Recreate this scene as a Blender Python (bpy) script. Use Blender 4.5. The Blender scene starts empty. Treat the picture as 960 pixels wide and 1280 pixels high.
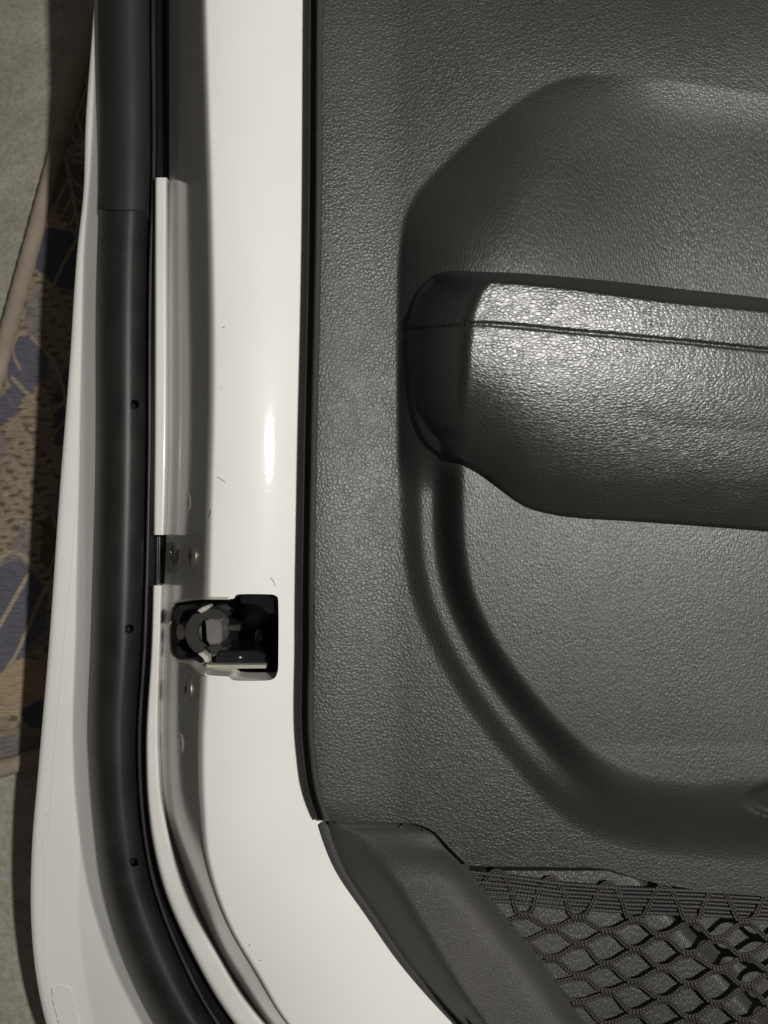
import bpy, bmesh, math, random
import numpy as np
from mathutils import Vector, Matrix

random.seed(7)
rng = np.random.RandomState(11)
sc = bpy.context.scene
COL = sc.collection

# ------------------------------------------------------------------ camera, world, lamp, exposure
F = 1280 * 26.0 / 36.0          # focal length in photo pixels
D = 0.327                       # lens to the flat of the trim panel (m)
Z0 = 0.190                      # height of the flat of the trim panel over the floor
CZ = Z0 + D

cam_d = bpy.data.cameras.new('camera')
cam_d.sensor_fit = 'VERTICAL'
cam_d.sensor_height = 36.0
cam_d.sensor_width = 27.0
cam_d.lens = 26.0
cam_d.clip_start = 0.01
cam_d.clip_end = 50
cam_d.dof.use_dof = True
cam_d.dof.focus_distance = 0.335
cam_d.dof.aperture_fstop = 13.0
cam = bpy.data.objects.new('camera', cam_d)
cam.location = (0, 0, CZ)
COL.objects.link(cam)
sc.camera = cam

w = bpy.data.worlds.new('World')
sc.world = w
w.use_nodes = True
w.node_tree.nodes['Background'].inputs[0].default_value = (1.0, 0.94, 0.84, 1)
w.node_tree.nodes['Background'].inputs[1].default_value = 0.058

ld = bpy.data.lights.new('flash_lamp', 'POINT')
ld.energy = 24.5
ld.shadow_soft_size = 0.012
ld.color = (1.0, 0.975, 0.925)
lo = bpy.data.objects.new('flash_lamp', ld)
lo.location = (0.30, 0.085, Z0 + 0.65)
COL.objects.link(lo)

sc.view_settings.view_transform = 'Standard'
sc.view_settings.look = 'None'
sc.view_settings.exposure = 0.0
sc.view_settings.gamma = 1.0
sc.view_settings.use_curve_mapping = False
sc.render.engine = 'CYCLES'
sc.cycles.use_denoising = True

# ------------------------------------------------------------------ helpers
def W(x, y, h):
    """photo position and height above the trim flat (mm) -> place in the room (numpy)"""
    x = np.asarray(x, float); y = np.asarray(y, float); h = np.asarray(h, float) * 0.001
    d = D - h
    return np.stack([(x - 480) / F * d, (640 - y) / F * d, Z0 + h + 0 * x], -1)

def WV(x, y, h):
    return Vector(W(x, y, h).tolist())

def sstep(a, b, x):
    t = np.clip((x - a) / (b - a), 0, 1)
    return t * t * (3 - 2 * t)

def smin(a, b, k):
    hh = np.clip(0.5 + 0.5 * (b - a) / k, 0, 1)
    return b + (a - b) * hh - k * hh * (1 - hh)

def curve(pts):
    """smooth x(y) through measured points"""
    p = np.array(sorted([(b, a) for a, b in pts]), float)
    Y, X = p[:, 0], p[:, 1]
    m = np.gradient(X, Y)
    def f(y):
        y = np.asarray(y, float)
        i = np.clip(np.searchsorted(Y, y) - 1, 0, len(Y) - 2)
        hh = Y[i + 1] - Y[i]
        t = (y - Y[i]) / hh
        tc = np.clip(t, 0, 1)
        v = ((2*tc**3-3*tc**2+1)*X[i] + (tc**3-2*tc**2+tc)*hh*m[i]
             + (-2*tc**3+3*tc**2)*X[i+1] + (tc**3-tc**2)*hh*m[i+1])
        v = v + np.where(t < 0, t*hh*m[i], 0) + np.where(t > 1, (t-1)*hh*m[i+1], 0)
        return v
    return f

def smooth_poly(pts, n=6, closed=True):
    p = np.array(pts, float)
    N = len(p); out = []
    rngi = range(N) if closed else range(N - 1)
    for i in rngi:
        if closed:
            a, b, c, d = p[i-1], p[i], p[(i+1) % N], p[(i+2) % N]
        else:
            a, b, c, d = p[max(i-1, 0)], p[i], p[i+1], p[min(i+2, N-1)]
        for k in range(n):
            t = k / n
            out.append(0.5*((2*b)+(-a+c)*t+(2*a-5*b+4*c-d)*t*t+(-a+3*b-3*c+d)*t**3))
    if not closed: out.append(p[-1])
    return np.array(out)

def seg_near(px, py, poly):
    """distance to polygon outline, nearest point, inside flag"""
    best = np.full(px.shape, 1e18); nx = px.copy(); ny = py.copy()
    inside = np.zeros(px.shape, bool)
    N = len(poly)
    for i in range(N):
        ax, ay = poly[i]; bx, by = poly[(i + 1) % N]
        dx, dy = bx - ax, by - ay
        L = dx*dx + dy*dy
        if L < 1e-12: continue
        t = np.clip(((px-ax)*dx + (py-ay)*dy) / L, 0, 1)
        qx = ax + t*dx; qy = ay + t*dy
        d2 = (px-qx)**2 + (py-qy)**2
        m = d2 < best
        best = np.where(m, d2, best); nx = np.where(m, qx, nx); ny = np.where(m, qy, ny)
        if ay != by:
            c = ((ay > py) != (by > py)) & (px < (bx-ax)*(py-ay)/(by-ay)+ax)
            inside ^= c
    return np.sqrt(best), nx, ny, inside

def sdf(px, py, poly):
    d, _, _, ins = seg_near(px, py, poly)
    return np.where(ins, d, -d)

def sheet(outline, hfun, step, holes=(), skirt=None, hole_skirt=None):
    """dense sheet that fills an outline; border vertices snapped to the outline; skirt (mm) turned down at the border"""
    outline = np.array(outline, float)
    x0, y0 = outline.min(0) - step*2; x1, y1 = outline.max(0) + step*2
    gx = np.arange(x0, x1 + step, step); gy = np.arange(y0, y1 + step, step)
    PX, PY = np.meshgrid(gx, gy)
    sh = PX.shape
    px = PX.ravel(); py = PY.ravel()
    d, nx, ny, ins = seg_near(px, py, outline)
    s = np.where(ins, d, -d)
    hid = np.full(px.shape, -1)
    for k, hp in enumerate(holes):
        d2, n2x, n2y, i2 = seg_near(px, py, np.array(hp, float))
        s2 = np.where(i2, -d2, d2)
        m = s2 < s
        s = np.where(m, s2, s); nx = np.where(m, n2x, nx); ny = np.where(m, n2y, ny)
        hid = np.where(m, k, hid)
    snap = (s > -0.72 * step) & (s < 0.36 * step)
    keep = (s > 0) | snap
    fx = np.where(snap, nx, px); fy = np.where(snap, ny, py)
    idx = np.full(px.shape, -1); idx[keep] = np.arange(keep.sum())
    I = idx.reshape(sh)
    a, b, c, e = I[:-1, :-1], I[:-1, 1:], I[1:, 1:], I[1:, :-1]
    q = np.stack([a, e, c, b], -1).reshape(-1, 4)
    cnt = (q >= 0).sum(1)
    faces = [tuple(r) for r in q[cnt == 4].tolist()]
    for r in q[cnt == 3].tolist():
        faces.append(tuple(v for v in r if v >= 0))
    fx = fx[keep]; fy = fy[keep]; hid = hid[keep]
    hh = hfun(fx, fy)
    V = W(fx, fy, hh)
    verts = V.tolist()
    if skirt is not None or hole_skirt is not None:
        ed = {}
        for f in faces:
            n = len(f)
            for i in range(n):
                u, v = f[i], f[(i+1) % n]
                ed[(u, v)] = True
        dup = {}
        for (u, v) in list(ed.keys()):
            if (v, u) in ed: continue
            ishole = hid[u] >= 0 and hid[v] >= 0
            amt = hole_skirt if ishole else skirt
            if amt is None: continue
            for z in (u, v):
                if z not in dup:
                    dup[z] = len(verts)
                    verts.append([verts[z][0], verts[z][1], verts[z][2] - amt*0.001])
            faces.append((v, u, dup[u], dup[v]))
    return verts, faces, fx, fy

def link(name, verts, faces, mat, parent=None, smooth=True, sharp=None):
    me = bpy.data.meshes.new(name)
    me.from_pydata([tuple(v) for v in verts], [], faces)
    me.update()
    if smooth:
        me.polygons.foreach_set('use_smooth', [True]*len(me.polygons))
        if sharp: me.set_sharp_from_angle(angle=math.radians(sharp))
    me.materials.append(mat)
    o = bpy.data.objects.new(name, me)
    COL.objects.link(o)
    if parent: attach(o, parent)
    return o

def attach(o, parent):
    o.parent = parent
    o.matrix_parent_inverse = Matrix.Translation(-p_loc(parent))

def p_loc(p):
    # only empties carry a location; every mesh here is built in place
    return Vector(p.location)

def empty(name, loc):
    o = bpy.data.objects.new(name, None)
    o.empty_display_size = 0.02
    o.location = loc
    COL.objects.link(o)
    return o

def tube(path, rad, sides=8, closed=False, caps=True):
    """tube along 3D points (metres)"""
    P = np.array(path, float); n = len(P)
    T = np.gradient(P, axis=0)
    T /= np.linalg.norm(T, axis=1)[:, None] + 1e-12
    up = np.array([0, 0, 1.0])
    S = np.cross(T, up); S /= np.linalg.norm(S, axis=1)[:, None] + 1e-9
    U = np.cross(S, T)
    r = np.broadcast_to(np.asarray(rad, float), (n,))
    ang = np.arange(sides) * 2*math.pi/sides
    V = P[:, None, :] + r[:, None, None]*(np.cos(ang)[None, :, None]*S[:, None, :] + np.sin(ang)[None, :, None]*U[:, None, :])
    verts = V.reshape(-1, 3).tolist()
    faces = []
    for i in range(n-1):
        for k in range(sides):
            k2 = (k+1) % sides
            faces.append((i*sides+k, i*sides+k2, (i+1)*sides+k2, (i+1)*sides+k))
    if caps:
        faces.append(tuple(range(sides))[::-1]); faces.append(tuple((n-1)*sides+k for k in range(sides)))
    return verts, faces

def merge(parts):
    V, Fc = [], []
    for v, f in parts:
        o = len(V); V += list(v); Fc += [tuple(i+o for i in ff) for ff in f]
    return V, Fc

def slab(poly, htop, hbot, bevel=0.6):
    """solid plate with an outline in photo positions, measured at its top; heights in mm"""
    p = np.array(poly, float)
    hts = np.broadcast_to(np.asarray(htop, float), (len(p),))
    top = W(p[:, 0], p[:, 1], hts)
    c = top.mean(0)
    dv = top - c
    L = np.linalg.norm(dv[:, :2], axis=1)[:, None] + 1e-9
    inn = top - dv/L*min(bevel*0.001, float(L.min())*0.4)
    mid = top.copy(); mid[:, 2] -= bevel*0.001
    bot = top.copy(); bot[:, 2] = Z0 + hbot*0.001
    n = len(p)
    V = inn.tolist() + mid.tolist() + bot.tolist()
    Fc = [tuple(range(n))]
    for r in range(2):
        for i in range(n):
            j = (i+1) % n
            Fc.append((r*n+i, (r+1)*n+i, (r+1)*n+j, r*n+j))
    Fc.append(tuple(2*n+i for i in range(n))[::-1])
    return V, Fc

# ------------------------------------------------------------------ materials
def new_mat(name):
    m = bpy.data.materials.new(name)
    m.use_nodes = True
    nt = m.node_tree
    return m, nt, nt.nodes['Principled BSDF']

def N(nt, t, **kw):
    n = nt.nodes.new(t)
    for k, v in kw.items():
        if k.startswith('in_'):
            n.inputs[k[3:].replace('_', ' ')].default_value = v
        else:
            setattr(n, k, v)
    return n

def ramp(nt, stops):
    r = nt.nodes.new('ShaderNodeValToRGB')
    e = r.color_ramp.elements
    while len(e) < len(stops): e.new(0.5)
    for i, (p, c) in enumerate(stops):
        e[i].position = p
        e[i].color = c if len(c) == 4 else (*c, 1)
    return r

def mat_paint():
    m, nt, b = new_mat('white_paint')
    tc = N(nt, 'ShaderNodeTexCoord')
    n1 = N(nt, 'ShaderNodeTexNoise', in_Scale=14.0, in_Detail=4.0)
    nt.links.new(tc.outputs['Object'], n1.inputs['Vector'])
    r = ramp(nt, [(0.3, (0.66, 0.654, 0.628)), (0.7, (0.70, 0.695, 0.672))])
    nt.links.new(n1.outputs['Fac'], r.inputs[0])
    # sparse specks of dirt
    v = N(nt, 'ShaderNodeTexVoronoi', in_Scale=95.0)
    nt.links.new(tc.outputs['Object'], v.inputs['Vector'])
    sp = ramp(nt, [(0.018, (1, 1, 1)), (0.04, (0, 0, 0))])
    nt.links.new(v.outputs['Distance'], sp.inputs[0])
    sx = N(nt, 'ShaderNodeSeparateColor')
    nt.links.new(v.outputs['Color'], sx.inputs[0])
    gt = N(nt, 'ShaderNodeMath', operation='GREATER_THAN'); gt.inputs[1].default_value = 0.74
    nt.links.new(sx.outputs[0], gt.inputs[0])
    mu = N(nt, 'ShaderNodeMath', operation='MULTIPLY')
    nt.links.new(sp.outputs[0], mu.inputs[0]); nt.links.new(gt.outputs[0], mu.inputs[1])
    mx = N(nt, 'ShaderNodeMix', data_type='RGBA')
    nt.links.new(mu.outputs[0], mx.inputs[0]); nt.links.new(r.outputs[0], mx.inputs[6])
    mx.inputs[7].default_value = (0.22, 0.19, 0.15, 1)
    nt.links.new(mx.outputs[2], b.inputs['Base Color'])
    b.inputs['Roughness'].default_value = 0.42
    b.inputs['Coat Weight'].default_value = 1.0
    b.inputs['Coat Roughness'].default_value = 0.06
    b.inputs['Specular IOR Level'].default_value = 0.15
    n2 = N(nt, 'ShaderNodeTexNoise', in_Scale=420.0, in_Detail=2.0)
    n3 = N(nt, 'ShaderNodeTexNoise', in_Scale=1200.0, in_Detail=3.0)
    for q in (n2, n3): nt.links.new(tc.outputs['Object'], q.inputs['Vector'])
    b1 = N(nt, 'ShaderNodeBump', in_Strength=0.03, in_Distance=0.0008)
    b2 = N(nt, 'ShaderNodeBump', in_Strength=0.09, in_Distance=0.0002)
    nt.links.new(n2.outputs['Fac'], b1.inputs['Height'])
    nt.links.new(n3.outputs['Fac'], b2.inputs['Height'])
    nt.links.new(b1.outputs[0], b2.inputs['Normal'])
    nt.links.new(b2.outputs[0], b.inputs['Coat Normal'])
    return m

def mat_leather(name, base, rough, scale, strength, stretch=(1, 1, 1), rot=0.0, dist=0.0003, spec=0.5, second=None):
    """pebbled grain; second = (stretch, rot) of a drawn-out grain mixed in by the 'drawn' attribute"""
    m, nt, b = new_mat(name)
    tc = N(nt, 'ShaderNodeTexCoord')
    def grain(stretch, rot):
        mp = N(nt, 'ShaderNodeMapping')
        mp.inputs['Scale'].default_value = stretch
        mp.inputs['Rotation'].default_value = (0, 0, rot)
        nt.links.new(tc.outputs['Object'], mp.inputs['Vector'])
        nw = N(nt, 'ShaderNodeTexNoise', in_Scale=scale*0.55, in_Detail=3.0)
        nt.links.new(mp.outputs[0], nw.inputs['Vector'])
        sub = N(nt, 'ShaderNodeVectorMath', operation='SUBTRACT'); sub.inputs[1].default_value = (0.5, 0.5, 0.5)
        nt.links.new(nw.outputs['Color'], sub.inputs[0])
        scl = N(nt, 'ShaderNodeVectorMath', operation='SCALE'); scl.inputs['Scale'].default_value = 1.3/scale
        nt.links.new(sub.outputs[0], scl.inputs[0])
        add = N(nt, 'ShaderNodeVectorMath', operation='ADD')
        nt.links.new(mp.outputs[0], add.inputs[0]); nt.links.new(scl.outputs[0], add.inputs[1])
        v = N(nt, 'ShaderNodeTexVoronoi', feature='DISTANCE_TO_EDGE', in_Scale=scale)
        nt.links.new(add.outputs[0], v.inputs['Vector'])
        r = ramp(nt, [(0.0, (0, 0, 0)), (0.12, (0.45, 0.45, 0.45)), (0.3, (0.85, 0.85, 0.85)), (0.6, (1, 1, 1))])
        nt.links.new(v.outputs['Distance'], r.inputs[0])
        v2 = N(nt, 'ShaderNodeTexNoise', in_Scale=scale*1.3, in_Detail=4.0, in_Roughness=0.6)
        nt.links.new(add.outputs[0], v2.inputs['Vector'])
        n3 = N(nt, 'ShaderNodeTexNoise', in_Scale=scale*0.2, in_Detail=2.0)
        nt.links.new(add.outputs[0], n3.inputs['Vector'])
        # creases deepen and fade in patches
        mr = N(nt, 'ShaderNodeMapRange'); mr.inputs[1].default_value = 0.3; mr.inputs[2].default_value = 0.7
        mr.inputs[3].default_value = 0.75; mr.inputs[4].default_value = 1.1
        nt.links.new(n3.outputs['Fac'], mr.inputs[0])
        mu = N(nt, 'ShaderNodeMath', operation='MULTIPLY')
        nt.links.new(r.outputs[0], mu.inputs[0]); nt.links.new(mr.outputs[0], mu.inputs[1])
        ma = N(nt, 'ShaderNodeMath', operation='MULTIPLY_ADD'); ma.inputs[1].default_value = 0.75
        nt.links.new(v2.outputs['Fac'], ma.inputs[0]); nt.links.new(mu.outputs[0], ma.inputs[2])
        return ma.outputs[0]
    hgt = grain(stretch, rot)
    if second:
        h2 = grain(*second)
        at = N(nt, 'ShaderNodeAttribute', attribute_name='drawn')
        mx = N(nt, 'ShaderNodeMix', data_type='FLOAT')
        nt.links.new(at.outputs['Fac'], mx.inputs[0]); nt.links.new(hgt, mx.inputs[2]); nt.links.new(h2, mx.inputs[3])
        hgt = mx.outputs[0]
    bp = N(nt, 'ShaderNodeBump', in_Strength=strength, in_Distance=dist)
    nt.links.new(hgt, bp.inputs['Height'])
    nt.links.new(bp.outputs[0], b.inputs['Normal'])
    nd = N(nt, 'ShaderNodeTexNoise', in_Scale=22.0, in_Detail=5.0)
    nt.links.new(tc.outputs['Object'], nd.inputs['Vector'])
    rc = ramp(nt, [(0.3, tuple(c*0.88 for c in base)), (0.72, tuple(c*1.12 for c in base))])
    nt.links.new(nd.outputs['Fac'], rc.inputs[0])
    nt.links.new(rc.outputs[0], b.inputs['Base Color'])
    rr = ramp(nt, [(0.25, (rough-0.04,)*3), (0.75, (rough+0.05,)*3)])
    nt.links.new(nd.outputs['Fac'], rr.inputs[0])
    nt.links.new(rr.outputs[0], b.inputs['Roughness'])
    b.inputs['Specular IOR Level'].default_value = spec
    return m

def mat_plain(name, base, rough, metal=0.0, spec=0.5, bump=0.0, bscale=600.0, var=0.15, coat=0.0):
    m, nt, b = new_mat(name)
    tc = N(nt, 'ShaderNodeTexCoord')
    n1 = N(nt, 'ShaderNodeTexNoise', in_Scale=45.0, in_Detail=5.0)
    nt.links.new(tc.outputs['Object'], n1.inputs['Vector'])
    r = ramp(nt, [(0.3, tuple(c*(1-var) for c in base)), (0.7, tuple(min(1, c*(1+var)) for c in base))])
    nt.links.new(n1.outputs['Fac'], r.inputs[0])
    nt.links.new(r.outputs[0], b.inputs['Base Color'])
    b.inputs['Roughness'].default_value = rough
    b.inputs['Metallic'].default_value = metal
    b.inputs['Specular IOR Level'].default_value = spec
    b.inputs['Coat Weight'].default_value = coat
    b.inputs['Coat Roughness'].default_value = 0.1
    if bump:
        n2 = N(nt, 'ShaderNodeTexNoise', in_Scale=bscale, in_Detail=3.0)
        nt.links.new(tc.outputs['Object'], n2.inputs['Vector'])
        bp = N(nt, 'ShaderNodeBump', in_Strength=bump, in_Distance=0.0004)
        nt.links.new(n2.outputs['Fac'], bp.inputs['Height'])
        nt.links.new(bp.outputs[0], b.inputs['Normal'])
    return m

def mat_concrete():
    m, nt, b = new_mat('concrete')
    tc = N(nt, 'ShaderNodeTexCoord')
    n1 = N(nt, 'ShaderNodeTexNoise', in_Scale=26.0, in_Detail=8.0, in_Roughness=0.65)
    n2 = N(nt, 'ShaderNodeTexNoise', in_Scale=260.0, in_Detail=6.0, in_Roughness=0.7)
    for q in (n1, n2): nt.links.new(tc.outputs['Object'], q.inputs['Vector'])
    r1 = ramp(nt, [(0.3, (0.30, 0.28, 0.225)), (0.5, (0.36, 0.34, 0.285)), (0.72, (0.45, 0.43, 0.37))])
    nt.links.new(n1.outputs['Fac'], r1.inputs[0])
    r2 = ramp(nt, [(0.32, (0.72, 0.72, 0.72)), (0.6, (1.08, 1.08, 1.08))])
    nt.links.new(n2.outputs['Fac'], r2.inputs[0])
    mx = N(nt, 'ShaderNodeMix', data_type='RGBA', blend_type='MULTIPLY'); mx.inputs[0].default_value = 1.0
    nt.links.new(r1.outputs[0], mx.inputs[6]); nt.links.new(r2.outputs[0], mx.inputs[7])
    nt.links.new(mx.outputs[2], b.inputs['Base Color'])
    b.inputs['Roughness'].default_value = 0.8
    bp = N(nt, 'ShaderNodeBump', in_Strength=0.6, in_Distance=0.002)
    nt.links.new(n2.outputs['Fac'], bp.inputs['Height'])
    nt.links.new(bp.outputs[0], b.inputs['Normal'])
    return m

def mat_rug():
    m, nt, b = new_mat('rug_weave')
    a = N(nt, 'ShaderNodeVertexColor', layer_name='print')
    tc = N(nt, 'ShaderNodeTexCoord')
    mp = N(nt, 'ShaderNodeMapping'); mp.inputs['Rotation'].default_value = (0, 0, math.radians(-17))
    mp.inputs['Scale'].default_value = (130, 900, 1)
    nt.links.new(tc.outputs['Object'], mp.inputs['Vector'])
    n = N(nt, 'ShaderNodeTexNoise', in_Scale=1.0, in_Detail=3.0)
    nt.links.new(mp.outputs[0], n.inputs['Vector'])
    r = ramp(nt, [(0.3, (0.68, 0.68, 0.68)), (0.65, (1.15, 1.15, 1.15))])
    nt.links.new(n.outputs['Fac'], r.inputs[0])
    mx = N(nt, 'ShaderNodeMix', data_type='RGBA', blend_type='MULTIPLY'); mx.inputs[0].default_value = 1.0
    nt.links.new(a.outputs['Color'], mx.inputs[6]); nt.links.new(r.outputs[0], mx.inputs[7])
    nt.links.new(mx.outputs[2], b.inputs['Base Color'])
    b.inputs['Roughness'].default_value = 0.95
    b.inputs['Specular IOR Level'].default_value = 0.15
    bp = N(nt, 'ShaderNodeBump', in_Strength=0.7, in_Distance=0.001)
    nt.links.new(n.outputs['Fac'], bp.inputs['Height'])
    nt.links.new(bp.outputs[0], b.inputs['Normal'])
    return m

M = {}
M['paint'] = mat_paint()
M['trim'] = mat_leather('grained_trim_plastic', (0.018, 0.0173, 0.016), 0.50, 580.0, 0.44, second=((1.5, 0.55, 1), 0.85), spec=0.78)
M['arm'] = mat_leather('armrest_vinyl', (0.014, 0.0134, 0.0125), 0.385, 740.0, 0.33, stretch=(0.66, 1.2, 1), rot=0.1, spec=0.85)
M['lower'] = mat_leather('matte_trim_plastic', (0.052, 0.050, 0.047), 0.56, 900.0, 0.6, dist=0.0003, spec=0.32)
M['pocket'] = mat_leather('pocket_plastic', (0.020, 0.0192, 0.0178), 0.5, 640.0, 0.42, stretch=(1.5, 0.55, 1), rot=0.7, spec=0.85)
M['rubber'] = mat_plain('black_rubber', (0.018, 0.018, 0.0175), 0.46, bump=0.3, bscale=1500.0, spec=0.45, var=0.35)
M['rubber_matte'] = mat_plain('moulded_rubber', (0.026, 0.026, 0.026), 0.6, bump=0.2, bscale=1800.0, spec=0.4)
M['black_gloss'] = mat_plain('black_gloss', (0.010, 0.010, 0.011), 0.22, spec=0.5)
M['strip'] = mat_plain('white_strip', (0.72, 0.705, 0.67), 0.3, var=0.04, coat=0.5)
M['latch_black'] = mat_plain('latch_black', (0.004, 0.004, 0.004), 0.3, spec=0.4)
M['steel'] = mat_plain('latch_steel', (0.17, 0.165, 0.155), 0.36, metal=0.3, bump=0.4, bscale=700)
M['screw'] = mat_plain('screw_steel', (0.30, 0.28, 0.25), 0.4, metal=0.8, bump=0.3, bscale=900)
M['dull_steel'] = mat_plain('dull_steel', (0.045, 0.043, 0.041), 0.34, metal=0.3, bump=0.4, bscale=700)
M['zinc'] = mat_plain('zinc', (0.60, 0.57, 0.50), 0.34, metal=0.4, bump=0.5, bscale=500)
M['foam'] = mat_plain('grey_foam', (0.30, 0.29, 0.24), 0.9, bump=0.9, bscale=1600, var=0.3)
M['cord'] = mat_plain('black_cord', (0.022, 0.0195, 0.018), 0.55, bump=0.4, bscale=3000, spec=0.5)
M['elastic'] = mat_plain('black_elastic', (0.026, 0.024, 0.023), 0.5, bump=0.3, bscale=3500, spec=0.5)
M['thread'] = mat_plain('black_thread', (0.02, 0.019, 0.018), 0.6)
M['concrete'] = mat_concrete()
M['rug'] = mat_rug()
M['binding'] = mat_plain('rug_binding', (0.30, 0.25, 0.20), 0.95, bump=1.0, bscale=900, spec=0.1)

# ------------------------------------------------------------------ floor and rug
FS = 0.15                              # the door leans: the floor falls away towards its upper end
def floor_z(Y): return -FS*Y
def onfloor(x, y):
    d = CZ/(1-FS*(640-y)/F)
    return Vector(((x-480)/F*d, (640-y)/F*d, CZ-d))
FN = Vector((0, FS, 1)).normalized()
def floor_sheet():
    n = 120
    xs = np.linspace(-1.2, 1.2, n); X, Y = np.meshgrid(xs, xs)
    V = np.stack([X.ravel(), Y.ravel(), floor_z(Y.ravel())], -1)
    Fc = [(j*n+i, j*n+i+1, (j+1)*n+i+1, (j+1)*n+i) for j in range(n-1) for i in range(n-1)]
    o = link('ground', V.tolist(), Fc, M['concrete'])
    o['kind'] = 'structure'
    o['label'] = 'grey-green rough concrete floor under the rug'
floor_sheet()

# rug corner and axes from the two borders that show
pA = onfloor(111, 66); pB = onfloor(44, 312); pC = onfloor(0, 960); pD = onfloor(50, 946)
def isect(a, b, c, d):
    r = b - a; s = d - c
    den = r.x*s.y - r.y*s.x
    t = ((c.x-a.x)*s.y - (c.y-a.y)*s.x)/den
    return a + r*t
corner = isect(pA, pB, pC, pD)
ux = (pD - pC).normalized()
uy = (pA - pB).normalized()

def build_rug():
    root = empty('rug', corner)
    root['label'] = 'woven beige rug with blue leaves and cream vines lying on the concrete'
    root['category'] = 'rug'
    LX, LY = 0.62, 0.80
    nx, ny = 330, 760
    us = np.concatenate([np.linspace(0, 0.17, 210, endpoint=False), np.linspace(0.17, LX, 50)])
    vs = np.linspace(0, LY, ny)
    U, Vv = np.meshgrid(us, vs)
    P = (np.array(corner)[None, None, :] + U[..., None]*np.array(ux) + Vv[..., None]*np.array(uy))
    zz = 0.006 + 0.0008*np.sin(U*38+Vv*11)*np.sin(Vv*23)
    edge = np.minimum(U, Vv)
    zz = zz - 0.003*np.exp(-edge/0.004)
    # printed pattern, laid out in photo positions of the woven figure
    dG = CZ - P[..., 2]
    fx = P[..., 0]/dG*F + 480; fy = 640 - P[..., 1]/dG*F
    def nz(sx, sy, seed):
        r = np.random.RandomState(seed); a = 0
        for k in range(7):
            an = r.uniform(0, 6.28); f = r.uniform(.6, 1.6); p = r.uniform(0, 6.28)
            a = a + np.sin((fx*math.cos(an)/sx + fy*math.sin(an)/sy)*f*6.28 + p)
        return a/7*1.6
    beige = np.array([0.27, 0.215, 0.155]); cream = np.array([0.33, 0.27, 0.20]); blue = np.array([0.118, 0.113, 0.140])
    tan = np.array([0.34, 0.26, 0.175]); grey = np.array([0.17, 0.16, 0.17]); brown = np.array([0.13, 0.095, 0.075])
    C = np.ones(fx.shape+(3,))*beige
    def put(mask, col):
        mm = np.clip(mask, 0, 1)[..., None]
        C[:] = C*(1-mm) + col*mm
    # speckled ground
    put(sstep(0.1, 0.35, nz(13, 16, 1)), cream*0.95)
    put(sstep(0.25, 0.5, nz(17, 12, 2)), brown)
    put(sstep(0.2, 0.4, nz(60, 80, 3))*0.6, grey)
    def leaf(cx, cy, L, Wd, ang, col, veins=True):
        a = math.radians(ang)
        dx = fx-cx; dy = fy-cy
        s = (dx*math.cos(a)+dy*math.sin(a))/L; t = (-dx*math.sin(a)+dy*math.cos(a))
        wv = Wd*np.clip(1-s*s, 0, 1)**0.8*(1-0.25*s)
        m = sstep(-2, 2, wv-np.abs(t+2*np.sin(s*9)))
        put(m, col)
        if veins:
            put(m*sstep(2.2, 0.8, np.abs(t)), cream)
            for k in (-0.5, 0.0, 0.5):
                for sg in (-1, 1):
                    put(m*sstep(1.8, 0.6, np.abs((s-k)*L*0.6-sg*t*0.8))*(sg*t > 0), cream*0.9)
    def vine(pts, wd, col):
        q = smooth_poly(pts, 8, closed=False)
        best = np.full(fx.shape, 1e9)
        for i in range(len(q)-1):
            ax, ay = q[i]; bx, by = q[i+1]
            L = (bx-ax)**2+(by-ay)**2
            t = np.clip(((fx-ax)*(bx-ax)+(fy-ay)*(by-ay))/L, 0, 1)
            best = np.minimum(best, np.hypot(fx-ax-t*(bx-ax), fy-ay-t*(by-ay)))
        put(sstep(wd+1, wd-1, best), col)
    leaf(38, 462, 40, 27, 100, blue, False)
    leaf(14, 512, 26, 14, 115, blue, False)
    leaf(18, 770, 70, 44, 100, blue, False)
    leaf(80, 330, 46, 30, 60, blue*0.7, False)
    leaf(95, 250, 46, 26, 80, brown, True)
    leaf(95, 520, 60, 26, 95, blue*0.8)
    leaf(90, 700, 60, 30, 70, brown)
    leaf(100, 150, 40, 22, 110, brown, True)
    leaf(30, 862, 46, 34, 150, tan, False)
    leaf(70, 900, 40, 22, 20, blue*0.8, False)
    put(sstep(905, 912, fy - 0.0*fx)*sstep(948, 940, fy)*0.8, grey*0.9)
    put(sstep(905, 912, fy)*sstep(948, 940, fy)*sstep(0.1, 0.3, nz(400, 13, 9)), cream*0.7)
    vine([(20, 475), (44, 500), (60, 515), (90, 505)], 2.2, cream)
    vine([(44, 425), (70, 455), (86, 500), (92, 560)], 2.0, cream)
    vine([(30, 465), (20, 440), (28, 420)], 1.6, cream)
    vine([(40, 720), (20, 755), (0, 790), (-20, 815)], 2.6, cream)
    vine([(44, 775), (28, 812), (18, 830)], 2.2, cream)
    vine([(44, 775), (60, 740), (90, 700)], 2.2, cream)
    vine([(0, 705), (22, 690), (44, 705)], 2.2, cream)
    vine([(110, 290), (80, 340), (60, 400), (75, 440)], 2.0, cream*0.8)
    V = (P + zz[..., None]*np.array(FN)).reshape(-1, 3)
    a, b_ = U.shape
    Fc = [(j*b_+i, j*b_+i+1, (j+1)*b_+i+1, (j+1)*b_+i) for j in range(a-1) for i in range(b_-1)]
    o = link('woven_field', V.tolist(), Fc, M['rug'], root)
    ca = o.data.color_attributes.new('print', 'FLOAT_COLOR', 'POINT')
    ca.data.foreach_set('color', np.concatenate([C.reshape(-1, 3), np.ones((a*b_, 1))], 1).ravel().astype(np.float32))
    # bound border along the two edges that show
    c0 = np.array(corner)
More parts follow.
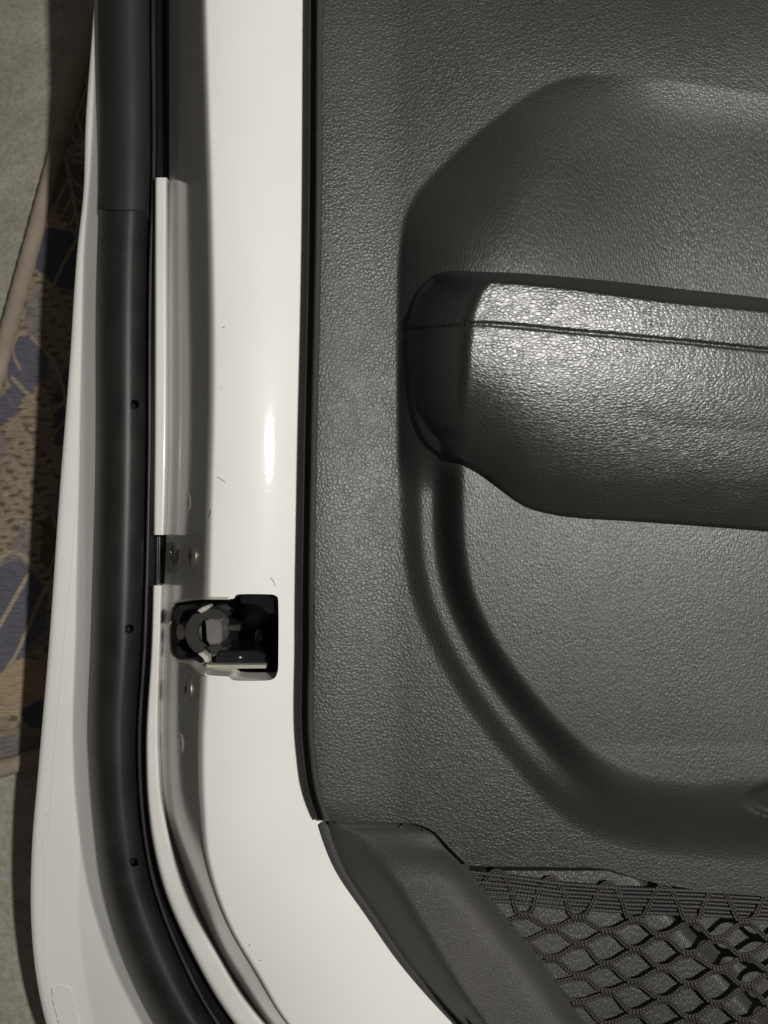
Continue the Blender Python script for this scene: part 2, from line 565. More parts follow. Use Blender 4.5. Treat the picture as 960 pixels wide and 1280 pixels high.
    def rope(p, q, name):
        n = 220
        t = np.linspace(0, 1, n)[:, None]
        L = np.linalg.norm(q-p)
        P_ = p*(1-t)+q*t
        P_ = P_ + 0.0052*np.array(FN)
        wob = 0.0004*np.sin(np.linspace(0, L/0.012*6.28, n))
        v, f = tube(P_, 0.0062+wob*0.5, 10)
        link(name, v, f, M['binding'], root)
    rope(c0-np.array(uy)*0.006, c0+np.array(uy)*LY, 'bound_edge')
    rope(c0-np.array(ux)*0.006, c0+np.array(ux)*LX, 'bound_edge')
build_rug()

# ------------------------------------------------------------------ the car door
door = empty('car_door', onfloor(620, 640))
door['label'] = 'white car door with black grained trim, padded armrest, net pocket and latch'
door['category'] = 'car door'

YT, YB = -260, 1480            # how far the door is built above and below the picture
trim_edge = curve([(388, -260), (386, 0), (384, 300), (378, 600), (375.5, 800), (377, 940), (384, 990), (396, 1028),
                   (420, 1089), (458, 1145), (501, 1206), (567, 1280), (690, 1390), (820, 1480)])
roll = curve([(245, -260), (247, 0), (253, 260), (254, 500), (251.5, 620), (247, 830), (243, 940), (245, 1010), (251, 1071),
              (280, 1159), (315, 1220), (346, 1272), (440, 1370), (570, 1480)])
foot = curve([(211, -260), (211, 0), (211, 300), (210, 600), (203, 800), (201, 940), (205, 1000), (219, 1060), (236, 1108),
              (262, 1167), (306, 1242), (395, 1350), (520, 1480)])
strip_l = curve([(194, -260), (194, 0), (193, 300), (192, 600), (189, 800), (182, 940), (184, 1000), (190, 1050), (206, 1115),
                 (241, 1194), (276, 1256), (365, 1365), (480, 1480)])
seal_l = curve([(124, -260), (123, 0), (124, 230), (121, 300), (117.5, 610), (113, 800), (110, 940), (116, 1027),
                (131, 1128), (153, 1198), (190, 1277), (262, 1390), (340, 1480)])
seal_r = curve([(188, -260), (188, 0), (188, 250), (186, 300), (183, 600), (178, 800), (171, 940), (176, 1027),
                (190, 1106), (219, 1185), (258, 1262), (345, 1375), (445, 1480)])
hem_o = curve([(124, -260), (118, 0), (107, 160), (104.5, 240), (97, 310), (87.5, 450), (75, 610), (61, 810), (49, 950),
               (39.5, 1071), (39, 1150), (47, 1230), (58, 1280), (95, 1370), (150, 1480)])

def band(l, r, y0, y1, n=90, dl=0.0, dr=0.0):
    ys = np.linspace(y0, y1, n)
    L = np.stack([l(ys)+dl, ys], -1); R = np.stack([r(ys)+dr, ys], -1)
    return np.concatenate([L, R[::-1]])

def rail_grid(l, r, y0, y1, ny, nu, hfun, skirt=None, dl=0.0, dr=0.0, round_ends=False):
    """sheet between two rails with rows along the rails"""
    ys = np.linspace(y0, y1, ny)
    u = 0.5-0.5*np.cos(np.linspace(0, math.pi, nu)) if round_ends else np.linspace(0, 1, nu)
    Yg = np.repeat(ys[:, None], nu, 1)
    Xg = (l(ys)+dl)[:, None]*(1-u) + (r(ys)+dr)[:, None]*u
    V = W(Xg, Yg, hfun(Xg.ravel(), Yg.ravel()).reshape(Xg.shape))
    if skirt:
        a = V[:, :1].copy(); b = V[:, -1:].copy()
        a[..., 2] -= skirt*0.001; b[..., 2] -= skirt*0.001
        V = np.concatenate([a, V, b], 1)
        t = V[:1].copy(); q = V[-1:].copy()
        t[..., 2] = t[..., 2].min(); q[..., 2] = q[..., 2].min()
        V = np.concatenate([t, V, q], 0)
    n, k = V.shape[:2]
    Fc = [(j*k+i, (j+1)*k+i, (j+1)*k+i+1, j*k+i+1) for j in range(n-1) for i in range(k-1)]
    return V.reshape(-1, 3).tolist(), Fc

H_FOOT = -74.0
def panel_h(x, y):
    ro, fo, te = roll(y), foot(y), trim_edge(y)
    wn = np.maximum(te - ro, 60.0)
    u = (x - ro - 0.16*wn)/wn
    crown = -8.0 - 14.5*np.clip(u, -1, 1.4)**2
    wall = H_FOOT + (x - fo)*(62.0/(ro - fo + 6.0))
    # the wall hardly wavers along its length
    wall = wall + 1.6*np.sin(y/150.0+1.2)*np.clip((x-fo)/20, 0, 1)
    return smin(crown, wall, 7.0)

latch_hole = [(214, 776), (214, 806), (216, 818), (221, 825), (231, 826.5), (239, 829), (247, 837), (259, 843.5), (275, 845), (286, 846),
              (292, 850.5), (325, 851), (341, 849), (347, 840), (348, 820), (348, 752), (345, 745), (339, 743), (297, 743), (292, 748.5),
              (270, 747.8), (250, 748), (232, 750.5), (219, 753.5), (216, 762)]
latch_hole = smooth_poly(latch_hole, 3)
po = band(foot, trim_edge, YT, YB, 110, dl=0.3, dr=30)
v, f, _, _ = sheet(po, panel_h, 2.2, holes=[latch_hole], hole_skirt=18.0)
link('inner_panel', v, f, M['paint'], door, sharp=50)

# hem of the outer skin
hem_i = curve([(126, -260), (121, 0), (111, 240), (106, 300), (103, 410), (99, 600), (95, 800), (92, 940), (98, 1027), (118, 1137),
               (144, 1211), (177, 1277), (238, 1390), (312, 1480)])
def hem_h(x, y):
    ho, sl = hem_o(y), seal_l(y)
    t = (x-ho)/np.maximum(sl-ho, 6)
    e = np.exp(-np.maximum(x-ho, 0)/2.5)
    hi = hem_i(y)
    return -89.0 - 0.10*np.clip(x-ho, 0, 60) - 1.6*e + 0.62*np.maximum(np.sqrt((x-hi)**2+4.0)+(x-hi)-1.0, 0)*0.5*1.05
v, f = rail_grid(hem_o, seal_l, YT, YB, 420, 56, hem_h, skirt=3.0, dr=7)
link('outer_skin_hem', v, f, M['paint'], door, sharp=50)

# shell of the outer skin down to the rug
def shell():
    ys = np.linspace(YT, YB, 70)
    rows = []
    p0 = W(hem_o(ys)+1.0, ys, -91.6)
    zf = floor_z(p0[:, 1]) + 0.0085
    for off, k in ((0, 0), (2, 0.05), (10, 0.24), (30, 0.55), (75, 0.82), (170, 0.96), (380, 1.0)):
        p = p0.copy(); p[:, 0] += off*0.001; p[:, 2] = p0[:, 2]*(1-k) + zf*k
        rows.append(p)
    V = np.concatenate(rows); n = len(ys)
    Fc = [(r*n+i, r*n+i+1, (r+1)*n+i+1, (r+1)*n+i) for r in range(len(rows)-1) for i in range(n-1)]
    link('outer_skin', V.tolist(), Fc, M['paint'], door)
shell()

# sealant line and small patch on the hem
sl = smooth_poly([(99, 560), (95, 640), (89, 720), (80, 810), (72, 900), (66, 960), (63, 1020), (61, 1040), (55, 1050), (54.5, 1064),
                  (56.5, 1072), (55.5, 1120), (55, 1170), (57, 1215), (63, 1262), (74, 1310), (95, 1370)], 6, closed=False)
sp = W(sl[:, 0], sl[:, 1], hem_h(sl[:, 0], sl[:, 1])-0.12)
v, f = tube(sp, 0.00034, 6)
link('sealant_bead', v, f, M['paint'], door)
def patch():
    out = smooth_poly([(64, 1236), (88, 1235), (93, 1260), (104, 1300), (82, 1304), (72, 1276)], 2)
    v, f, _, _ = sheet(out, lambda x, y: hem_h(x, y)+0.55, 2.0, skirt=0.8)
    link('foil_patch', v, f, M['paint'], door)
patch()

# weatherstrip: moulded upper length and extruded lower length
vents = ((168.5, 505.5), (162, 786), (167.5, 1077.5))
def seal_fun(widen, ctr, top):
    def fn(x, y):
        l, r = seal_l(y)-widen, seal_r(y)+widen*0.2
        u = np.clip((x-(l+r)/2)/((r-l)/2), -1, 1)
        b = np.sqrt(np.maximum(1-np.abs(u)**2.3, 0))
        # flat flank to the left, rounded shoulder to the right
        hh = ctr + (top-ctr)*b - 2.2*np.clip(-u, 0, 1)
        for hx, hy in vents:
            q = np.hypot(x-hx, (y-hy)/1.05)
            hh = hh - 11.0*sstep(5.2, 3.6, q)
        return hh
    return fn
def circ(cx, cy, r, n=14):
    return [(cx+r*math.cos(k*6.2832/n), cy+r*1.05*math.sin(k*6.2832/n)) for k in range(n)]
fn = seal_fun(0.0, -86.0, -61.0)
v, f = rail_grid(seal_l, seal_r, 262, YB, 1150, 64, fn, skirt=6.0, round_ends=True)
seal = link('weatherstrip', v, f, M['rubber'], door, sharp=60)
fn2 = seal_fun(1.0, -86.0, -59.6)
v, f = rail_grid(seal_l, seal_r, YT, 262, 240, 40, fn2, skirt=6.0, dl=-1, dr=0.2, round_ends=True)
link('moulded_seal_end', v, f, M['rubber_matte'], door, sharp=60)

# thin lip of the seal, black channel, white strips
def rail_tube(xf, off, h, r, y0, y1, n=170, sides=8):
    ys = np.linspace(y0, y1, n)
    return tube(W(xf(ys)+off, ys, np.full(n, h)), r, sides)
v, f = rail_tube(seal_r, 3.2, -74.0, 0.0011, YT, YB)
link('seal_lip', v, f, M['rubber'], door)
def chan_h(x, y):
    return -80.0 + 1.4*np.exp(-((x-(strip_l(y)+5))/1.6)**2) + 2.0*np.exp(-((x-(strip_l(y)+14))/1.8)**2)
v, f, _, _ = sheet(band(seal_r, foot, YT, YB, 110, dl=-5, dr=6), chan_h, 2.0)
link('seal_channel', v, f, M['black_gloss'], door)
def strip_fun(x, y):
    l, r = strip_l(y), foot(y)-2.2
    u = np.clip((x-(l+r)/2)/((r-l)/2), -1, 1)
    return -70.5 + 4.4*np.maximum(1-np.abs(u)**6.0, 0)**0.6
for a, b in ((222, 668.5), (732, YB)):
    v, f = rail_grid(strip_l, foot, a, b, 260, 22, strip_fun, skirt=7.5, dr=-2.2, round_ends=True)
    link('edge_strip', v, f, M['strip'], door, sharp=60)

# ---- latch
latch = empty('latch', WV(280, 800, -50))
latch.parent = door
latch.location = WV(280, 800, -50) - door.location
def lpart(name, poly, ht, hb, mat, bev=0.5, smooth=False):
    v, f = slab(poly, ht, hb, bev)
    o = link(name, v, f, M[mat], None, smooth=smooth)
    o.parent = latch
    o.matrix_parent_inverse = Matrix.Translation(-WV(280, 800, -50))
    return o
def rect(x0, y0, x1, y1): return [(x0, y0), (x0, y1), (x1, y1), (x1, y0)]
# open tray of black plastic
lpart('latch_floor', rect(224, 740, 366, 858), -70, -73, 'latch_black')
lpart('latch_wall', rect(350, 735, 358, 862), -17.6, -70, 'latch_black')
lpart('latch_wall', rect(282, 733, 356, 741), -30, -70, 'latch_black')
lpart('latch_wall', rect(250, 853, 356, 860), -22, -70, 'latch_black')
lpart('latch_shoulder', [(300, 742), (300, 754), (322, 757), (336, 768), (347, 768), (349, 742)], -19.5, -58, 'latch_black', 1.0)
lpart('bottom_plate', [(269, 824), (274, 814), (318, 813), (331, 818), (331, 829), (268, 829)], -27, -58, 'black_gloss', 1.0)
lpart('foam_pad', [(256, 831), (332, 831), (332, 835.5), (262, 836)], -25.0, -40, 'foam', 0.3)
def ring_poly(cx, cy, ro, ri, a0, a1, n=22, sy=1.0):
    an = np.radians(np.linspace(a0, a1, n))
    o = [(cx+ro*math.cos(t), cy-sy*ro*math.sin(t)) for t in an]
    i = [(cx+ri*math.cos(t), cy-sy*ri*math.sin(t)) for t in an[::-1]]
    return o, i
def fork():
    # forked bolt: an open ring whose mouth faces the striker
    o, i = ring_poly(262, 791, 31, 15, 42, 318)
    n = len(o)
    ot = W([p[0] for p in o], [p[1] for p in o], -30.0); it = W([p[0] for p in i[::-1]], [p[1] for p in i[::-1]], -30.0)
    rows = []
    b1 = ot.copy(); b1[:, 2] -= 0.010; it2 = it.copy(); it2[:, 2] -= 0.010
    om = ot.copy(); om[:, 2] -= 0.0008; im = it.copy(); im[:, 2] -= 0.0008
    c = (ot+it)/2
    ot2 = ot + (c-ot)*0.12; itt = it + (c-it)*0.12
    rows = [b1, om, ot2, itt, im, it2]
    V = np.concatenate(rows)
    Fc = [(r*n+k, r*n+k+1, (r+1)*n+k+1, (r+1)*n+k) for r in range(5) for k in range(n-1)]
    Fc += [tuple(r*n for r in range(6)), tuple(r*n+n-1 for r in range(6))[::-1]]
    o_ = link('fork_bolt', V.tolist(), Fc, M['dull_steel'], None, sharp=35)
    o_.parent = latch; o_.matrix_parent_inverse = Matrix.Translation(-WV(280, 800, -50))
fork()
def pin(name, x, y, r, ht, hb, mat, sy=1.0):
    return lpart(name, [(x+r*math.cos(k*6.2832/20), y+sy*r*math.sin(k*6.2832/20)) for k in range(20)], ht, hb, mat, 0.8, True)
lpart('worn_claw', [(256, 776), (261, 773.5), (274, 775), (276.5, 782), (277, 800), (274, 806), (262, 807), (257.5, 801)], -24.5, -42, 'steel', 0.9)
lpart('worn_claw', [(259, 808), (275, 806), (278, 811), (271, 816), (263, 816)], -24, -44, 'dull_steel', 0.8)
pin('roller', 247, 792, 9, -32, -60, 'rubber', 1.5)
lpart('striker_bar', rect(277, 781, 299, 789.5), -37, -43, 'dull_steel', 1.6)
lpart('pawl', [(246, 763.5), (252, 759), (261, 756), (263, 759), (257, 764), (251, 767)], -23, -29, 'zinc', 0.7)
lpart('pawl', [(247, 817), (253, 815), (260, 821), (261, 828), (257, 828.5), (252, 822)], -23, -29, 'zinc', 0.7)
lpart('spring_arm', [(270, 757), (284, 755), (288, 762), (283, 768), (272, 767)], -38, -58, 'dull_steel', 0.9)
pin('rivet_and_glint', 226, 790, 6, -46, -60, 'zinc', 1.7)
pin('rivet_and_glint', 300, 822, 2.2, -26.4, -30, 'zinc', 0.7)  # bright disc added as a glint on the glossy bottom plate
pin('rivet_and_glint', 324, 797, 6.5, -44, -60, 'dull_steel', 2.2)
lpart('side_plate', [(217, 764), (224, 757), (246, 753), (245, 758), (229, 764), (223, 776), (218, 776)], -44, -60, 'black_gloss', 0.9)
lpart('side_plate', [(220, 806), (229, 812), (246, 822), (250, 832), (241, 828), (227, 824), (220, 818)], -45, -60, 'black_gloss', 0.9)
# bare rim of the opening
rim_p = smooth_poly([(288, 748), (270, 747.8), (250, 748), (232, 750.5), (219, 753.5), (215.5, 763), (213.5, 778), (213.5, 806), (216, 818), (221, 825.5),
                     (231, 827), (239, 829.5), (247, 837.5), (258, 844)], 6, closed=False)
v, f = tube(W(rim_p[:, 0], rim_p[:, 1], panel_h(rim_p[:, 0], rim_p[:, 1])+0.2), 0.0007, 7)
o_ = link('bare_rim', v, f, M['zinc'], None)
o_.parent = latch; o_.matrix_parent_inverse = Matrix.Translation(-WV(280, 800, -50))

# ---- screws and plugs on the shut face
def surf(fn, x, y):
    e = 1.0
    p = WV(x, y, fn(np.array(x), np.array(y)))
    px = WV(x+e, y, fn(np.array(x+e), np.array(y))) - p
    py = WV(x, y+e, fn(np.array(x), np.array(y+e))) - p
    n = py.cross(px).normalized()
    if n.z < 0: n = -n
    return p, n
def screw_mesh(r, hgt, cross=True):
    bm = bmesh.new()
    prof = [(r*1.12, -0.0006), (r*1.12, 0.0003), (r, 0.0006), (r*0.93, hgt*0.6), (r*0.7, hgt*0.92), (r*0.4, hgt)]
    seg = 24; rings = []
    for a, z in prof:
        rings.append([bm.verts.new((a*math.cos(k*2*math.pi/seg), a*math.sin(k*2*math.pi/seg), z)) for k in range(seg)])
    for i in range(len(rings)-1):
        for k in range(seg):
            bm.faces.new((rings[i][k], rings[i][(k+1) % seg], rings[i+1][(k+1) % seg], rings[i+1][k]))
    # star recess
    inner = []
    for k in range(seg):
        a = k*2*math.pi/seg
        rr = r*(0.40 if (k % 4) in (0, 1) else 0.26) if cross else r*0.2
        inner.append(bm.verts.new((rr*math.cos(a), rr*math.sin(a), hgt)))
    for k in range(seg):
        bm.faces.new((rings[-1][k], rings[-1][(k+1) % seg], inner[(k+1) % seg], inner[k]))
    low = [bm.verts.new((vv.co.x*0.9, vv.co.y*0.9, -0.0004 if cross else hgt)) for vv in inner]
    for k in range(seg):
        bm.faces.new((inner[k], inner[(k+1) % seg], low[(k+1) % seg], low[k]))
    bm.faces.new(low)
    bmesh.ops.recalc_face_normals(bm, faces=bm.faces)
    me = bpy.data.meshes.new('screw')
    bm.to_mesh(me); bm.free()
    me.polygons.foreach_set('use_smooth', [True]*len(me.polygons)); me.set_sharp_from_angle(angle=math.radians(40))
    return me
sme = screw_mesh(0.0056, 0.0014); sme.materials.append(M['screw'])
pme = screw_mesh(0.0042, 0.0008, False); pme.materials.append(M['paint'])
def put_on(name, me, x, y, lift=0.0):
    p, n = surf(panel_h, x, y)
    o = bpy.data.objects.new(name, me)
    COL.objects.link(o)
    o.parent = door
    o.location = p + n*lift - door.location
    o.rotation_euler = n.to_track_quat('Z', 'X').to_euler()
    return o
put_on('screw', sme, 242, 695, 0.0003)
put_on('screw', sme, 219, 690, 0.0003)
put_on('screw', sme, 236, 861, 0.0003)
put_on('plug', pme, 236, 628)
put_on('plug', pme, 227, 929)

# ---- trim panel
A_line = smooth_poly([(1700, 175), (1200, 145), (960, 118), (860, 104), (760, 94), (690, 104), (620, 148), (560, 200), (516, 250), (501, 300),
          (497, 400), (498, 560), (503, 700), (528, 790), (578, 880), (640, 960), (694, 1018), (745, 1050), (830, 1070), (960, 1080), (1200, 1090), (1700, 1105)], 5)
B_line = smooth_poly([(1700, 245), (1200, 215), (960, 186), (850, 170), (780, 164), (732, 178), (694, 215), (655, 262), (618, 330), (590, 420),
          (581, 560), (583, 700), (600, 775), (640, 850), (700, 922), (770, 972), (860, 992), (960, 985), (1200, 975), (1700, 960)], 5)
def trim_h(x, y):
    dA = sdf(x, y, A_line); dB = sdf(x, y, B_line)
    soft = 15.0*sstep(640, 900, y)
    dBs = dB - soft
    t = np.where(dBs >= 0, 1.0, np.where(dA <= 0, 0.0, dA/np.maximum(dA-dBs, 1e-3)))
    rx_ = sstep(620, 860, x)
    Ht = 9.0 - 11.0*rx_ + (12.0-9.5*rx_)*sstep(125, 345, y) + (1.0+20.5*rx_)*sstep(380, 600, y) + (-0.009*np.clip(x-590, 0, 400) - 0.014*np.clip(y-600, 0, 330))*sstep(400, 600, y) + 1.5*sstep(620, 1000, x)*sstep(800, 1000, y)
    up = 1-(1-t)**2.0
    up = sstep(0, 0.06, t)*up + (1-sstep(0, 0.06, t))*t*1.0
    lo = 0.22*sstep(0.0, 0.36, t) + 0.78*sstep(0.50, 1.0, t)
    mb = sstep(640, 800, x)*sstep(880, 990, y)
    lo = lo*(1-mb) + mb*sstep(0.0, 1.0, t)
    k = sstep(540, 620, y)
    h = Ht*(up*(1-k) + lo*k)
    # fall away of the upper panel
    h = h - 9.0*sstep(90, -200, y)*sstep(480, 900, x)
    # rim along the free edge: flange, then a steep shoulder
    e = trim_edge(y)
    d = np.where(y < 1030, (x-e), 40.0)
    rim = -17.5 + 1.5*sstep(0, 3, d) + 16.0*sstep(8.5, 18.0, d)
    h = h + 6.0*sstep(505, 385, x)*sstep(1090, 1000, y)
    h = np.where(d < 18.0, h + rim, h)
    # finger scoop that starts at the right border of the picture
    q = np.hypot((x-1010)/85.0, (y-1000)/26.0)
    h = h - 6.0*sstep(1.0, 0.75, q)
    return h
left = np.array([(float(trim_edge(y))+17.8, y) for y in np.linspace(YT, 1026, 70)])
bot = smooth_poly([(414, 1026), (440, 1027.5), (492, 1028), (520, 1030), (543, 1040), (562, 1060), (584, 1082)], 4, closed=False)
rest = np.array([(620, 1083.2), (680, 1083.8), (740, 1084.5), (760, 1087), (780, 1093), (800, 1099), (830, 1106), (870, 1112), (960, 1121), (1200, 1140), (1400, 1150), (1400, YT)])
v, f, bx_, by_ = sheet(np.concatenate([left, bot, rest]), trim_h, 3.0, skirt=6.0)
trim = link('trim_panel', v, f, M['trim'], door, sharp=60)
v2_, f2_ = rail_grid(trim_edge, trim_edge, YT, 1026, 420, 26, trim_h, skirt=4.0, dr=17.99)
link('trim_edge', v2_, f2_, M['lower'], door, sharp=60)
at = trim.data.attributes.new('drawn', 'FLOAT', 'POINT')
dr_ = np.zeros(len(v)); nb = len(bx_)
dr_[:nb] = sstep(10, 60, sdf(bx_, by_, A_line))*np.where(by_ < 500, 1.0, 0.55)
at.data.foreach_set('value', dr_.astype(np.float32))

# ---- armrest pad
arm_out = smooth_poly([(560, 339), (600, 339.5), (660, 342), (760, 351), (870, 363), (960, 373), (1150, 396), (1400, 428), (1400, 700), (1150, 682), (960, 665),
                       (800, 653), (730, 649), (690, 644), (655, 634), (628, 615), (604, 596), (578, 581), (553, 573), (533, 558), (519, 533), (511, 495), (508, 440), (510, 395), (519, 366), (535, 347)], 5)
arm_out = arm_out[(arm_out[:, 0] < 1401)]
seam_pts = smooth_poly([(508, 412), (540, 408), (600, 405), (650, 408), (700, 413), (800, 422), (960, 438), (1150, 460), (1400, 492)], 8, closed=False)
def seam_y(x): return np.interp(x, seam_pts[:, 0], seam_pts[:, 1])
arm_left = curve([(545, 341), (519, 366), (510, 395), (508, 440), (511, 495), (519, 533), (533, 558), (553, 573), (604, 596), (655, 634), (690, 644)])
def arm_h(x, y):
    d = sdf(x, y, arm_out)
    d = np.maximum(d, 0)
    yt = np.interp(x, [508, 560, 600, 660, 760, 870, 960, 1400], [360, 339, 339.5, 342, 351, 363, 373, 428])
    yb = np.interp(x, [508, 533, 553, 604, 655, 690, 800, 960, 1400], [450, 558, 573, 596, 634, 644, 653, 665, 700])
    yb_x = [508, 533, 553, 604, 655, 690, 800, 960, 1400]; yb_y = [450, 558, 573, 596, 634, 644, 653, 665, 700]
    yb = sum(np.interp(x+o, yb_x, yb_y) for o in (-30, -20, -10, 0, 10, 20, 30))/7
    s = seam_y(x)
    # left end
    xl = np.interp(y, [339, 347, 366, 395, 440, 495, 533, 558, 573, 581, 596, 615, 634, 644, 660],
                   [560, 535, 519, 510, 508, 511, 519, 533, 553, 578, 604, 628, 655, 690, 800])
    wall_l = 7.0 + (x-np.minimum(xl, 528))*0.63
    xx = np.clip(x-600, -60, 420)
    top = 51.0 - 0.027*xx - 0.00002*np.maximum(xx, 0)**2
    base = trim_h(x, y)-1.5
    # above the seam the pad tips towards the window, below it rolls under
    v_up = np.clip((s-y)/np.maximum(s-yt, 5), 0, 1.2)
    v_dn = np.clip((y-s)/np.maximum(yb-s, 5), 0, 1.2)
    top = top + 2.6*v_up - 9.0*np.clip(v_up-0.6, 0, 1)**2 - (top-np.maximum(base, 14.0)-4.5)*v_dn**2.1 - 1.0*v_dn
    h = smin(top, wall_l, 9.0)
    edge = base + 2.6*d
    edge_dn = base + 1.5*d
    kk = sstep(0.2, 0.6, v_dn)
    h = smin(h, edge*(1-kk)+edge_dn*kk+2, 6.0)
    h = np.maximum(h, base + 3.5*sstep(-0.5, 4.0, d))
    g = y - s
    h = h - (0.7+1.0*sstep(560, 640, x))*np.exp(-(g/1.9)**2) + 0.7*sstep(0.5, -3.0, g)*sstep(60, 10, -g)
    return h
v, f, _, _ = sheet(arm_out, arm_h, 1.7, skirt=26.0)
arm = link('armrest_pad', v, f, M['arm'], door)
# stitches along the seam
st = []
for k in range(0, 14):
    xa = 514 + k*7.4
    xs = np.linspace(xa, xa+4.6, 4); ys = seam_y(xs)+0.6
    hs = arm_h(xs, ys-0.6)+0.25
    st.append(tube(W(xs, ys, hs), 0.00028, 5))
v, f = merge(st)
link('seam_stitching', v, f, M['thread'], arm)['kind'] = 'stuff'

# ---- lower trim
lt_left = np.array([(float(trim_edge(y))+(2.0 if y < 1040 else 0.5), y) for y in np.linspace(1031.5, YB, 40)])
lt_right = smooth_poly([(408, 1030.8), (440, 1031.3), (490, 1032), (517, 1034), (539, 1043), (558, 1063), (583, 1087), (620, 1133), (660, 1180), (700, 1230), (737, 1280), (800, 1350), (920, 1480)], 4, closed=False)
ridge_pts = smooth_poly([(418, 1031), (432, 1038), (454, 1050), (473, 1066), (489, 1094), (510, 1130), (556, 1206), (606, 1280), (690, 1370), (800, 1480)], 5, closed=False)
def low_h(x, y):
    e = trim_edge(y)
    d = x-e
    rx0 = np.interp(y, ridge_pts[:, 1], ridge_pts[:, 0])
    top = -4.0 + 17.0*sstep(1028, 1104, y) + 0.05*np.maximum(y-1090, 0)
    fl = -16.0
    sl_ = (d-11.0)/np.maximum(rx0-e-11.0, 4.0)
    h = smin(top, fl + (top-fl+2.0)*sl_, 8.0)
    rx = np.interp(y, lt_right[:, 1], lt_right[:, 0])
    rt = np.maximum((rx-x)*0.75, 0)
    h = h - (top+5.0)*0.9*np.exp(-(rt/14.0)**1.4)*sstep(1040, 1062, y)
    h = h - 2.5*np.exp(-(np.maximum(y-1032, 0)/6.0)**1.5)
    flange = -17.0 + 1.8*sstep(0, 4, d)
    k = sstep(9.0, 13.0, d)
    return flange*(1-k) + np.maximum(h, -16.0)*k
lt_out = np.concatenate([lt_left, lt_right[::-1]])
v, f, _, _ = sheet(lt_out, low_h, 2.2, skirt=9.0)
link('lower_trim', v, f, M['lower'], door)

# ---- map pocket: backing, elastic and net
def pocket_h(x, y):
    line = 826 + (y-1130)*0.85
    return -8.0 - 8.0*sstep(-12, 30, x-line) + 0.045*np.minimum(y-1090, 250)
v, f, _, _ = sheet(np.array([(540, 1088.5), (540, 1200), (700, YB), (1400, YB), (1400, 1088.5)]), pocket_h, 3.5, skirt=6.0)
link('pocket_back', v, f, M['pocket'], door, sharp=60)
v, f = slab([(530, 1050), (530, 1120), (900, 1120), (900, 1050)], -19.0, -21.0, 0.3)
link('pocket_gap_shade', v, f, M['latch_black'], door, smooth=False)  # black plate stands in for the dark shade inside the slot

net = empty('pocket_net', WV(770, 1190, 0))
net.parent = door
net.location = WV(770, 1190, 0) - door.location
def npart(name, v, f, mat, stuff=False):
    o = link(name, v, f, M[mat])
    o.parent = net
    o.matrix_parent_inverse = Matrix.Translation(-WV(770, 1190, 0))
    if stuff: o['kind'] = 'stuff'
    return o
def net_hgt(x, y=1110.0): return -6.2 + 2.6*sstep(680, 850, x) + 0.045*np.clip(y-1120, 0, 220)
# elastic: ribs side by side
def rib_y(x, k, n=7):
    top = np.interp(x, [560, 590, 700, 780, 870, 960, 1400], [1083, 1087, 1102, 1108, 1111, 1116, 1150])
    wd = np.interp(x, [560, 590, 640, 720, 960, 1400], [40, 41, 36, 34, 35, 36])
    return top + wd*(k+0.5)/n
NR = 7
for k in range(NR):
    xs = np.arange(566, 1392, 0.9)
    yy = rib_y(xs, k, NR)
    r = 0.00088 if k % 2 == 0 else 0.00064
    bead = 1 + 0.20*np.sin(xs/4.2*6.2832 + k*1.9)
    P = W(xs, yy, net_hgt(xs)+(0.3 if k % 2 == 0 else -0.3))
    v, f = tube(P, r*bead, 7)
    npart('elastic_rib', v, f, 'elastic')
# net lattice
def node(c, m):
    x = 655 + 34.6*c
    pit = np.interp(x, [600, 690, 800, 960, 1400], [33, 35, 39.5, 40.5, 42])
    y0 = np.interp(x, [590, 655, 728, 864, 960, 1400], [1137, 1144, 1146, 1152, 1155, 1180])
    j = 1.6*math.sin(c*2.3+m*4.1); jj = 1.4*math.sin(c*3.7-m*2.9)
    return x+j, y0 + pit*(m + (0.5 if c % 2 else 0.0)) + jj
C0, C1, M1 = -6, 21, 9
def lt_x(y): return np.interp(y, lt_right[:, 1], lt_right[:, 0])
def strand(pts, phase, spread):
    q = smooth_poly(pts, 9, closed=False)
    # even steps
    dl = np.concatenate([[0], np.cumsum(np.hypot(*np.diff(q, axis=0).T))])
    n = int(dl[-1]/1.1)
    if n < 6: return []
    s = np.linspace(0, dl[-1], n)
    X = np.interp(s, dl, q[:, 0]); Y = np.interp(s, dl, q[:, 1])
    keep = (X > lt_x(Y)-5) & (X < 1385) & (Y < 1470)
    if keep.sum() < 8: return []
    a = np.argmax(keep); b = len(keep)-np.argmax(keep[::-1])
    X, Y, s = X[a:b], Y[a:b], s[a:b]
    tx, ty = np.gradient(X), np.gradient(Y); L = np.hypot(tx, ty)+1e-6
    nx, ny = -ty/L, tx/L
    res = []
    for sg in (0, 1):
        ph = s/4.4*6.2832 + phase + sg*math.pi
        off = (2*sg-1)*spread*(1+0.12*np.cos(ph)); hz = 0.10*np.sin(ph)
        P = W(X+nx*off, Y+ny*off, net_hgt(X, Y)+0.4+hz)
        res.append(tube(P, 0.00060*(1+0.22*np.sin(ph)), 6))
    return res
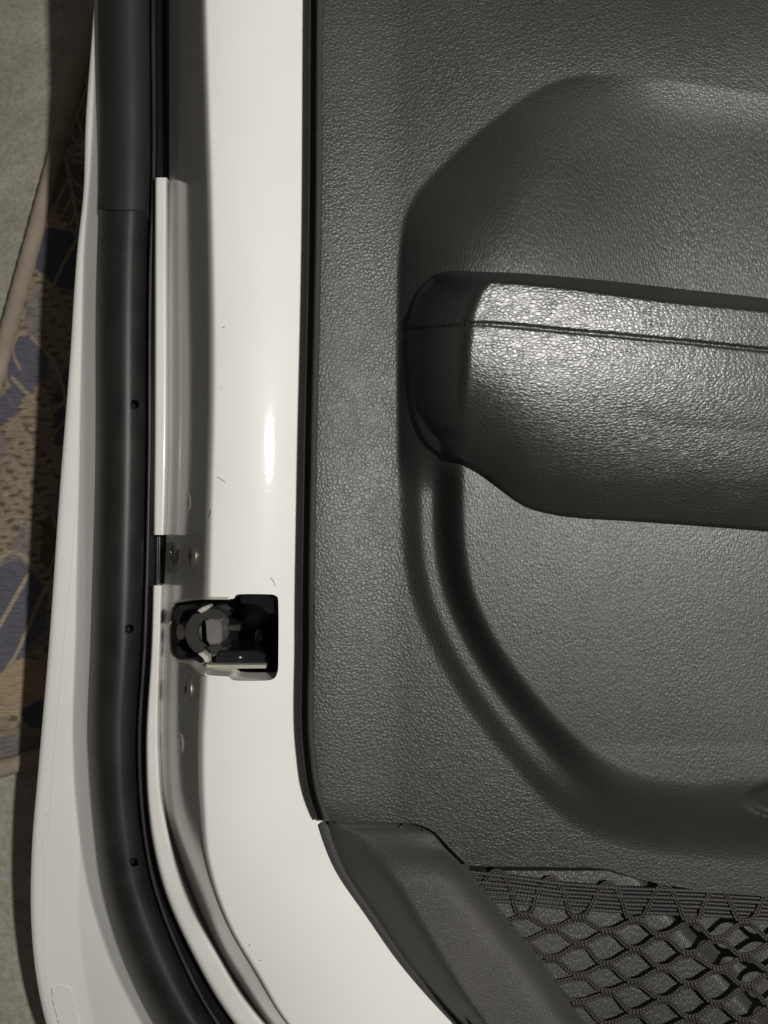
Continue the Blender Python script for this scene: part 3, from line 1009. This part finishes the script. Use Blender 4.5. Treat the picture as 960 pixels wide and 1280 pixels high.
for m in range(0, M1):
    for side in (0, 1):
        pts = []
        for c in range(C0, C1):
            nx_, ny_ = node(c, m if side == 0 else (m if c % 2 == 0 else m-1))
            if side == 0: dy = 3.6 if c % 2 == 0 else -3.6
            else: dy = -3.6 if c % 2 == 0 else 3.6
            if side == 1 and m == 0 and c % 2:
                # loops that climb over the elastic
                yt = float(rib_y(np.array(nx_), 0, NR))-5
                pts += [(nx_-17, yt+22), (nx_-8, yt+4), (nx_+1, yt), (nx_+10, yt+6), (nx_+19, yt+24)]
            else:
                pts += [(nx_-8.5, ny_+dy), (nx_+8.5, ny_+dy)]
        parts = strand(pts, m*1.3+side, 1.6)
        if parts:
            v, f = merge(parts)
            npart('net_cord', v, f, 'cord')
# stitched knots where two cords run together
rg = []
for m in range(0, M1):
    for c in range(C0, C1):
        x, y = node(c, m)
        if x < lt_x(y)-2 or x > 1380: continue
        for k in range(4):
            xx = x - 6.6 + k*4.4
            ys = np.linspace(y-4.6, y+4.6, 5)
            P = W(np.full(5, xx)+np.linspace(-0.8, 0.8, 5), ys, net_hgt(np.full(5, xx), ys)+0.55+0.55*np.sin(np.linspace(0, math.pi, 5)))
            rg.append(tube(P, 0.00052, 5))
v, f = merge(rg)
npart('knot_stitches', v, f, 'cord', True)

# ---- small marks of use
for (x, y, r) in ((631, 468, 1.7), (813, 385, 1.8), (806, 391, 1.2), (895, 398, 1.2), (692, 379, 1.0), (870, 541, 0.9), (742, 512, 0.8)):
    an = np.arange(9)*6.2832/9
    rr = r*(1+0.35*np.sin(an*2+x))
    xs, ys = x+rr*np.cos(an), y+rr*np.sin(an)
    v, f = slab(np.stack([xs, ys], -1), arm_h(xs, ys)+0.25, float(arm_h(np.array([x*1.0]), np.array([y*1.0]))[0])-0.6, 0.15)
    link('dirt_speck', v, f, M['thread'], arm, smooth=False)
for pts in ([(271, 596), (275, 598), (279, 601), (281, 603)], [(263, 637), (262.5, 642), (261, 646)], [(338, 722), (342, 727), (344, 733)], [(311, 1180), (313, 1182.5)],
            [(384.0-60, 1200), (386.0-60, 1201)], [(278, 410), (281, 408)]):
    q = smooth_poly(pts, 4, closed=False)
    v, f = tube(W(q[:, 0], q[:, 1], panel_h(q[:, 0], q[:, 1])), 0.00016, 5)
    link('scratch', v, f, M['thread'], door)
